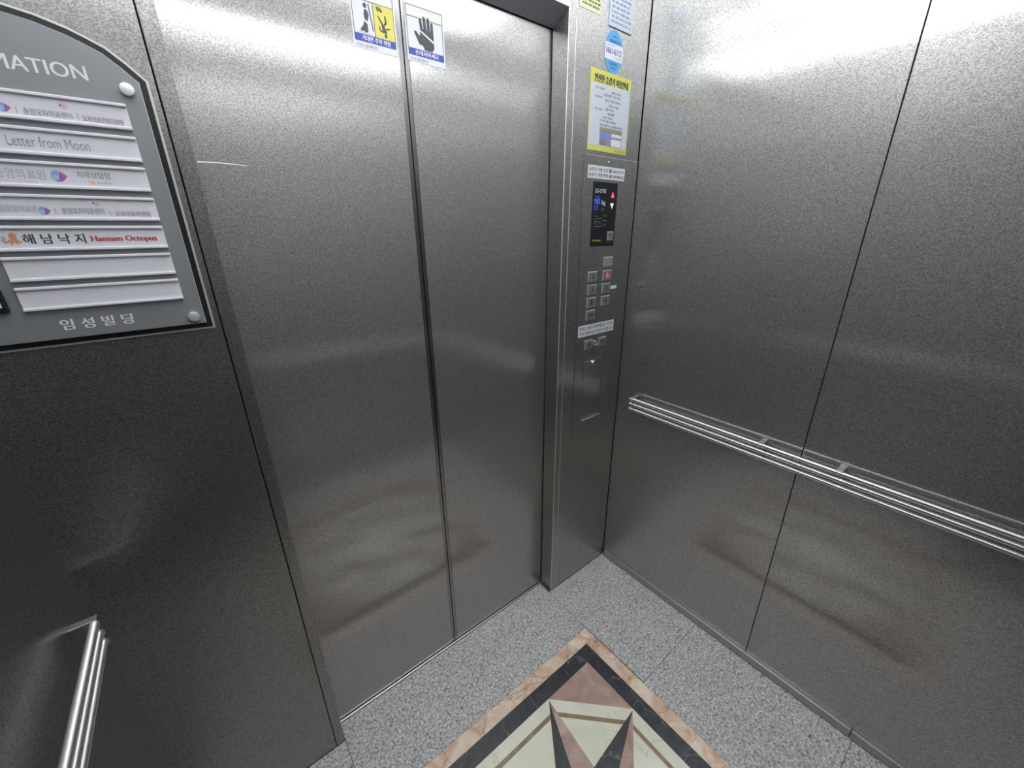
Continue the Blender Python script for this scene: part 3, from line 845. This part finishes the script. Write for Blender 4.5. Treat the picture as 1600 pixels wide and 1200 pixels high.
# oval service sticker
OX, OZ, OA, OB = -0.1640, 1.9500, 0.0415, 0.0510
o_ = sticker('service_sticker', OX - OA, OX + OA, OZ - OB, OZ + OB, 'oval_blue', 'blue oval service sticker with a white middle band above the poster', 'sticker', pts=ell(OX, OZ, OA, OB, 40))
bandp = [q for q in ell(OX, OZ, OA, OB, 60)]
a1 = math.asin((1.9690 - OZ) / OB); a2 = math.asin((1.9300 - OZ) / OB)
right_arc = [(OX + OA * math.cos(a2 + (a1 - a2) * i / 8), OZ + OB * math.sin(a2 + (a1 - a2) * i / 8)) for i in range(9)]
left_arc = [(2 * OX - x, z) for x, z in reversed(right_arc)]
shape('white_band', [right_arc + left_arc], 'sticker_white', o_, FY - 0.0006)
words('lettering', [('1661-6112', -0.1985, -0.1300, 1.9440, 1.9590, 0.012), ('엘리베이터', -0.1850, -0.1390, 1.9715, 1.9780, 0.01), ('서비스', -0.1750, -0.1530, 1.9825, 1.9885, 0.006),
                    ('고객센터', -0.1990, -0.1600, 1.9625, 1.9660), ('24시간', -0.1580, -0.1300, 1.9350, 1.9395), ('OTIS', -0.1800, -0.1480, 1.9180, 1.9250, 0.008), ('엘리베이터', -0.1780, -0.1500, 1.9090, 1.9140)], 'oval_ink', o_, FY - 0.0009)

# yellow-green strip sticker and capacity plate at the top edge of the view
s = sticker('instruction_sticker', -0.3130, -0.2290, 2.0190, 2.1050, 'pale_lime', 'pale yellow-green printed sticker at the top beside the door jamb', 'sticker')
bl = []
random.seed(4)
for r in range(8):
    z = 2.028 + r * 0.009
    x = -0.303
    while x < -0.240:
        wq = random.uniform(0.004, 0.011)
        bl.append([(x, z), (x + wq, z), (x + wq, z + 0.0045), (x, z + 0.0045)]); x += wq + random.uniform(0.002, 0.005)
shape('print_block', bl, 'lime_ink', s, FY - 0.0006)
s = sticker('capacity_plate', -0.1945, -0.0910, 2.0055, 2.1250, 'plate_bluegrey', 'blue-grey metal capacity plate above the oval sticker', 'sign plate', t=0.0030)
bl = []
for r in range(9):
    z = 2.016 + r * 0.011
    x = -0.186
    while x < -0.104:
        wq = random.uniform(0.005, 0.014)
        bl.append([(x, z), (x + wq, z), (x + wq, z + 0.004), (x, z + 0.004)]); x += wq + random.uniform(0.003, 0.008)
shape('engraving', bl, 'plate_ink', s, FY - 0.0030)

# ------------------------------------------------------------------ door stickers
DS = DY - 0.0002
def warn(x0, x1, z0, z1, label):
    t_ = thing('warning_sticker', ((x0 + x1) / 2, DY, z0), label, 'sticker')
    bm = bmesh.new(); prism_xz(bm, [(x0 - 0.0035, z0 - 0.012), (x1 + 0.0035, z0 - 0.012), (x1 + 0.0035, z1 + 0.002), (x0 - 0.0035, z1 + 0.002)], DS, 0.0003)
    obj('backing', bm, 'sticker_white', t_)
    bw = 0.0011
    shape('outline', [[(x0, z0), (x0 + bw, z0), (x0 + bw, z1), (x0, z1)], [(x1 - bw, z0), (x1, z0), (x1, z1), (x1 - bw, z1)], [(x0 + bw, z1 - bw), (x1 - bw, z1 - bw), (x1 - bw, z1), (x0 + bw, z1)]], 'sticker_dark', t_, DS - 0.0003)
    shape('caption_band', [[(x0 + 0.0005, z0), (x1 - 0.0005, z0), (x1 - 0.0005, z0 + 0.0128), (x0 + 0.0005, z0 + 0.0128)]], 'sticker_blue', t_, DS - 0.0003)
    shape('header_strip', [[(x0 + bw, z1 - 0.019), (x1 - bw, z1 - 0.019), (x1 - bw, z1 - bw), (x0 + bw, z1 - bw)]], 'sticker_cream', t_, DS - 0.0003)
    shape('rule', [[(x0 + bw, z1 - 0.0198), (x1 - bw, z1 - 0.0198), (x1 - bw, z1 - 0.0190), (x0 + bw, z1 - 0.0190)]], 'sticker_dark', t_, DS - 0.0005)
    words('maker_mark', [('오티스 엘리베이터', x0 + 0.002, x0 + 0.046, z0 - 0.0095, z0 - 0.0040, 0.004)], 'print_grey', t_, DS - 0.0003)
    return t_
ZB = 1.8395
# hand sign on the right door
hx0, hx1 = -0.7815, -0.6930
s = warn(hx0, hx1, ZB, ZB + 0.0888, 'white sticker with a dark open hand on the right door')
words('lettering', [('손대지마세요', hx0 + 0.016, hx1 - 0.014, ZB + 0.0018, ZB + 0.0112, 0.014)], 'letter_white', s, DS - 0.0006)
def hp(u, v): return (hx0 + u * 0.0885, ZB + v * 0.0888)
hand = [stroke(hp(.400, .575), hp(.375, .745), .0070, .0060), stroke(hp(.500, .560), hp(.480, .805), .0075, .0065),
        stroke(hp(.600, .520), hp(.590, .800), .0075, .0065), stroke(hp(.690, .460), hp(.690, .730), .0072, .0060),
        [hp(.370, .560), hp(.450, .590), hp(.560, .570), hp(.640, .560), hp(.730, .530), hp(.725, .390)],
        [hp(.350, .520), hp(.730, .330), hp(.730, .230), hp(.690, .185), hp(.685, .160), hp(.445, .160), hp(.440, .200), hp(.360, .290), hp(.330, .350)],
        stroke(hp(.360, .315), hp(.225, .480), .0125, .0058)]
shape('hand_symbol', hand, 'sticker_dark', s, DS - 0.0003, 0.0004)
# leaning / falling figures on the left door
lx0, lx1 = -0.8995, -0.8110
s = warn(lx0, lx1, ZB, ZB + 0.0888, 'white and yellow sticker with leaning and falling figures on the left door')
def lp(u, v): return (lx0 + u * 0.0885, ZB + v * 0.0888)
shape('yellow_field', [[lp(.505, .147), lp(.988, .147), lp(.988, .775), lp(.505, .775)]], 'sticker_yellow', s, DS - 0.0003)
shape('divider', [[lp(.492, .147), lp(.506, .147), lp(.506, .775), lp(.492, .775)]], 'sticker_dark', s, DS - 0.0006)
words('lettering', [('기대면 추락 위험', lx0 + 0.015, lx1 - 0.013, ZB + 0.0018, ZB + 0.0112, 0.014)], 'letter_white', s, DS - 0.0006)
lean = [ell(*lp(.310, .690), .0038, .0042, 16), [lp(.290, .620), lp(.345, .620), lp(.385, .550), (lp(.370, .470)), lp(.340, .400), lp(.275, .440), lp(.265, .520)],
        [lp(.265, .400), lp(.335, .345), lp(.335, .210), lp(.290, .180), lp(.225, .215), lp(.170, .195), lp(.155, .225), lp(.230, .310)],
        stroke(lp(.395, .730), lp(.460, .250), .0020, .0020)]
shape('leaning_figure', lean, 'sticker_dark', s, DS - 0.0003, 0.0004)
fall = [ell(*lp(.765, .215), .0030, .0034, 16), [lp(.680, .420), lp(.720, .440), lp(.800, .300), lp(.780, .250), lp(.730, .270), lp(.680, .350)],
        stroke(lp(.690, .440), lp(.610, .560), .0036, .0022), stroke(lp(.790, .470), lp(.780, .590), .0042, .0026), stroke(lp(.790, .470), lp(.760, .430), .0040, .0040),
        stroke(lp(.720, .285), lp(.640, .300), .0030, .0022), stroke(lp(.640, .300), lp(.620, .370), .0024, .0018), stroke(lp(.800, .360), lp(.880, .370), .0026, .0016),
        stroke(lp(.620, .680), lp(.590, .740), .0050, .0020), stroke(lp(.695, .670), lp(.650, .740), .0045, .0018)]
shape('falling_figure', fall, 'sticker_dark', s, DS - 0.0006, 0.0004)
shape('base_line', [stroke(lp(.080, .175), lp(.440, .165), .0008)], 'print_lightgrey', s, DS - 0.0003)

# ------------------------------------------------------------------ building directory sign
SC = -1.409
sg = thing('directory_sign', (SC, 0.0, 1.305), 'grey arched building directory sign with white name plates', 'sign')
def arch(off):
    prof = [(0.0, 1.7390), (0.020, 1.7378), (0.045, 1.7340), (0.0725, 1.7262), (0.090, 1.7190), (0.1046, 1.7122), (0.122, 1.6978), (0.1373, 1.6823)]
    pts = []
    for i, (dx, z) in enumerate(prof):
        a = prof[max(i - 1, 0)]; b_ = prof[min(i + 1, len(prof) - 1)]
        t_ = Vector((b_[0] - a[0], b_[1] - a[1])).normalized(); n_ = Vector((-t_.y, t_.x))
        if i == 0: n_ = Vector((0, 1))
        if i == len(prof) - 1: n_ = Vector((1.0, 0.42))
        pts.append((dx + n_.x * off, z + n_.y * off))
    right = [(SC + dx, z) for dx, z in pts]
    left = [(SC - dx, z) for dx, z in reversed(pts[1:])]
    zb = 1.3183 - off
    return [(SC - 0.1360 - off, zb), (SC + 0.1360 + off, zb)] + right[::-1] + [(2 * SC - x, z) for x, z in right[1:]]
SY = 0.0
shape('back_board', [arch(0.0125)], 'sign_edge', sg, SY, 0.0050)
shape('black_board', [arch(0.0092)], 'sign_black', sg, SY - 0.0050, 0.0015)
shape('face', [arch(0.0010)], 'sign_edge', sg, SY - 0.0065, 0.0030)
shape('face_sheet', [arch(0.0)], 'sign_grey', sg, SY - 0.0095, 0.0025)
SF = SY - 0.0120
words('title', [('INFORMATION', -1.4870, -1.3270, 1.6750, 1.6920, 0.010)], 'letter_white', sg, SF)
words('building_name', [('임 성 빌 딩', -1.4515, -1.3680, 1.3305, 1.3470, 0.016)], 'letter_white', sg, SF)
for xc, zc in ((-1.2872, 1.6705), (-1.2877, 1.3312), (2 * SC + 1.2872, 1.6705), (2 * SC + 1.2877, 1.3312)):
    bm = bmesh.new(); lathe_y(bm, xc, zc, [(0.0082, SF), (0.0086, SF - 0.0050), (0.0080, SF - 0.0066), (0.0055, SF - 0.0070), (0.0, SF - 0.0074)], 32)
    obj('screw_cap', bm, 'cap_metal', sg)

NX0, NX1 = -1.4820, -1.2943
def name_plate(ztop):
    zb = ztop - 0.0343
    bm = bmesh.new()
    box(bm, NX0, NX1, SF - 0.0018, SF, zb, ztop, bevel=0.0004)
    box(bm, NX0, NX1, SF - 0.0048, SF - 0.0015, ztop - 0.0042, ztop, bevel=0.0009)
    box(bm, NX0, NX1, SF - 0.0048, SF - 0.0015, zb, zb + 0.0042, bevel=0.0009)
    np_ = obj('name_plate', bm, 'plate_white', sg)
    shape('paper_slip', [[(NX0 + 0.008, zb + 0.0042), (NX1 - 0.0095, zb + 0.0042), (NX1 - 0.0095, ztop - 0.0042), (NX0 + 0.008, ztop - 0.0042)]], 'paper', np_, SF - 0.0018, 0.0003)
    return np_
TY = SF - 0.0021
def emblem(np_, xc, zc, s_):
    """Rounded blue leaf with a plum point at its right."""
    left = ell(xc - 0.1 * s_, zc, 0.55 * s_, 0.62 * s_, 14, math.pi * 0.42, math.pi * 1.58)
    shape('emblem', [left + [(xc + 0.15 * s_, zc)]], 'logo_blue', np_, TY)
    shape('emblem', [[(xc + 0.10 * s_, zc + 0.05 * s_), (xc + 0.02 * s_, zc - 0.62 * s_), (xc + 0.30 * s_, zc - 0.48 * s_), (xc + 0.72 * s_, zc + 0.02 * s_), (xc + 0.15 * s_, zc + 0.58 * s_)]], 'logo_plum', np_, TY)
    shape('emblem', [ell(xc - 0.30 * s_, zc - 0.18 * s_, 0.28 * s_, 0.30 * s_, 14)], 'logo_cyan', np_, TY - 0.0003)
def bloom(np_, xc, zc, s_):
    shape('emblem', [ell(xc + 0.2 * s_, zc - 0.05 * s_, 0.6 * s_, 0.55 * s_, 18)], 'logo_pink', np_, TY)
    shape('emblem', [[(xc - 0.9 * s_, zc), (xc - 0.5 * s_, zc + 0.7 * s_), (xc - 0.15 * s_, zc)]], 'logo_plum', np_, TY)

n = name_plate(1.6513)
emblem(n, -1.4205, 1.6295, 0.0085)
words('lettering', [('국립중앙의료원', -1.4740, -1.4290, 1.6245, 1.6320)], 'print_lightgrey', n, TY)
words('lettering', [('중앙모자의료센터', -1.4038, -1.3572, 1.6235, 1.6315, 0.003), ('|', -1.4100, -1.4094, 1.6235, 1.6320), ('|', -1.3515, -1.3509, 1.6235, 1.6320)], 'print_grey', n, TY)
bloom(n, -1.3625, 1.6385, 0.0052)
words('lettering', [('모자의료전원지원팀', -1.3465, -1.3030, 1.6225, 1.6300, 0.004)], 'print_purple', n, TY)

n = name_plate(1.6085)
words('lettering', [('Letter from Moon', -1.4305, -1.3495, 1.5845, 1.5975, -0.006)], 'print_grey', n, TY)

n = name_plate(1.5668)
words('lettering', [('국립중앙의료원', -1.4740, -1.4058, 1.5435, 1.5560, -0.002)], 'print_lightgrey', n, TY)
words('lettering', [('National Medical Center', -1.4640, -1.4160, 1.5395, 1.5415)], 'logo_pink', n, TY)
emblem(n, -1.3928, 1.5490, 0.0120)
words('lettering', [('치매상담팀', -1.3735, -1.3380, 1.5480, 1.5570, 0.002)], 'print_grey', n, TY)
shape('emblem', [ell(-1.3590, 1.5425, 0.0021, 0.0024, 14), ell(-1.3622, 1.5435, 0.0015, 0.0017, 12)], 'print_salmon', n, TY)
words('lettering', [('중앙치매센터', -1.3545, -1.3380, 1.5405, 1.5440)], 'print_lightgrey', n, TY)

n = name_plate(1.5238)
words('lettering', [('국립중앙의료원', -1.4700, -1.4275, 1.5005, 1.5090, 0.003)], 'print_lightgrey', n, TY)
emblem(n, -1.4205, 1.5025, 0.0085)
words('lettering', [('중앙모자의료센터', -1.4030, -1.3578, 1.4985, 1.5072, 0.003), ('|', -1.4100, -1.4094, 1.4985, 1.5060), ('|', -1.3515, -1.3509, 1.4965, 1.5040)], 'print_grey', n, TY)
bloom(n, -1.3640, 1.5130, 0.0050)
words('lettering', [('모자의료지원팀', -1.3462, -1.3042, 1.4962, 1.5035, 0.004)], 'print_purple', n, TY)

n = name_plate(1.4821)
# small octopus picture
shape('octopus_picture', [ell(-1.4618, 1.4680, 0.0040, 0.0050, 18), stroke((-1.4625, 1.4640), (-1.4700, 1.4600), .0030, .0018), stroke((-1.4620, 1.4630), (-1.4655, 1.4580), .0030, .0018),
                          stroke((-1.4610, 1.4630), (-1.4590, 1.4580), .0028, .0018), stroke((-1.4600, 1.4640), (-1.4555, 1.4600), .0028, .0016), stroke((-1.4700, 1.4600), (-1.4725, 1.4635), .0022, .0014)], 'print_orange', n, TY)
shape('octopus_picture', [ell(-1.4708, 1.4655, 0.0022, 0.0030, 12)], 'print_lightgrey', n, TY)
words('lettering', [('해 남 낙 지', -1.4530, -1.3893, 1.4575, 1.4712, 0.012)], 'print_black', n, TY)
words('lettering', [('Haenam Octopus', -1.3828, -1.3055, 1.4575, 1.4680, 0.022)], 'print_red', n, TY)
name_plate(1.4402)
name_plate(1.3978)
# black floor plate at the left of the bottom row
fp = obj('floor_plate', boxes([(-1.5330, -1.4942, SF - 0.0060, SF, 1.3636, 1.3980)], bevel=0.003), 'sign_black', sg)
words('lettering', [('B1', -1.5250, -1.5005, 1.3720, 1.3900, 0.02)], 'letter_white', fp, SF - 0.0060)
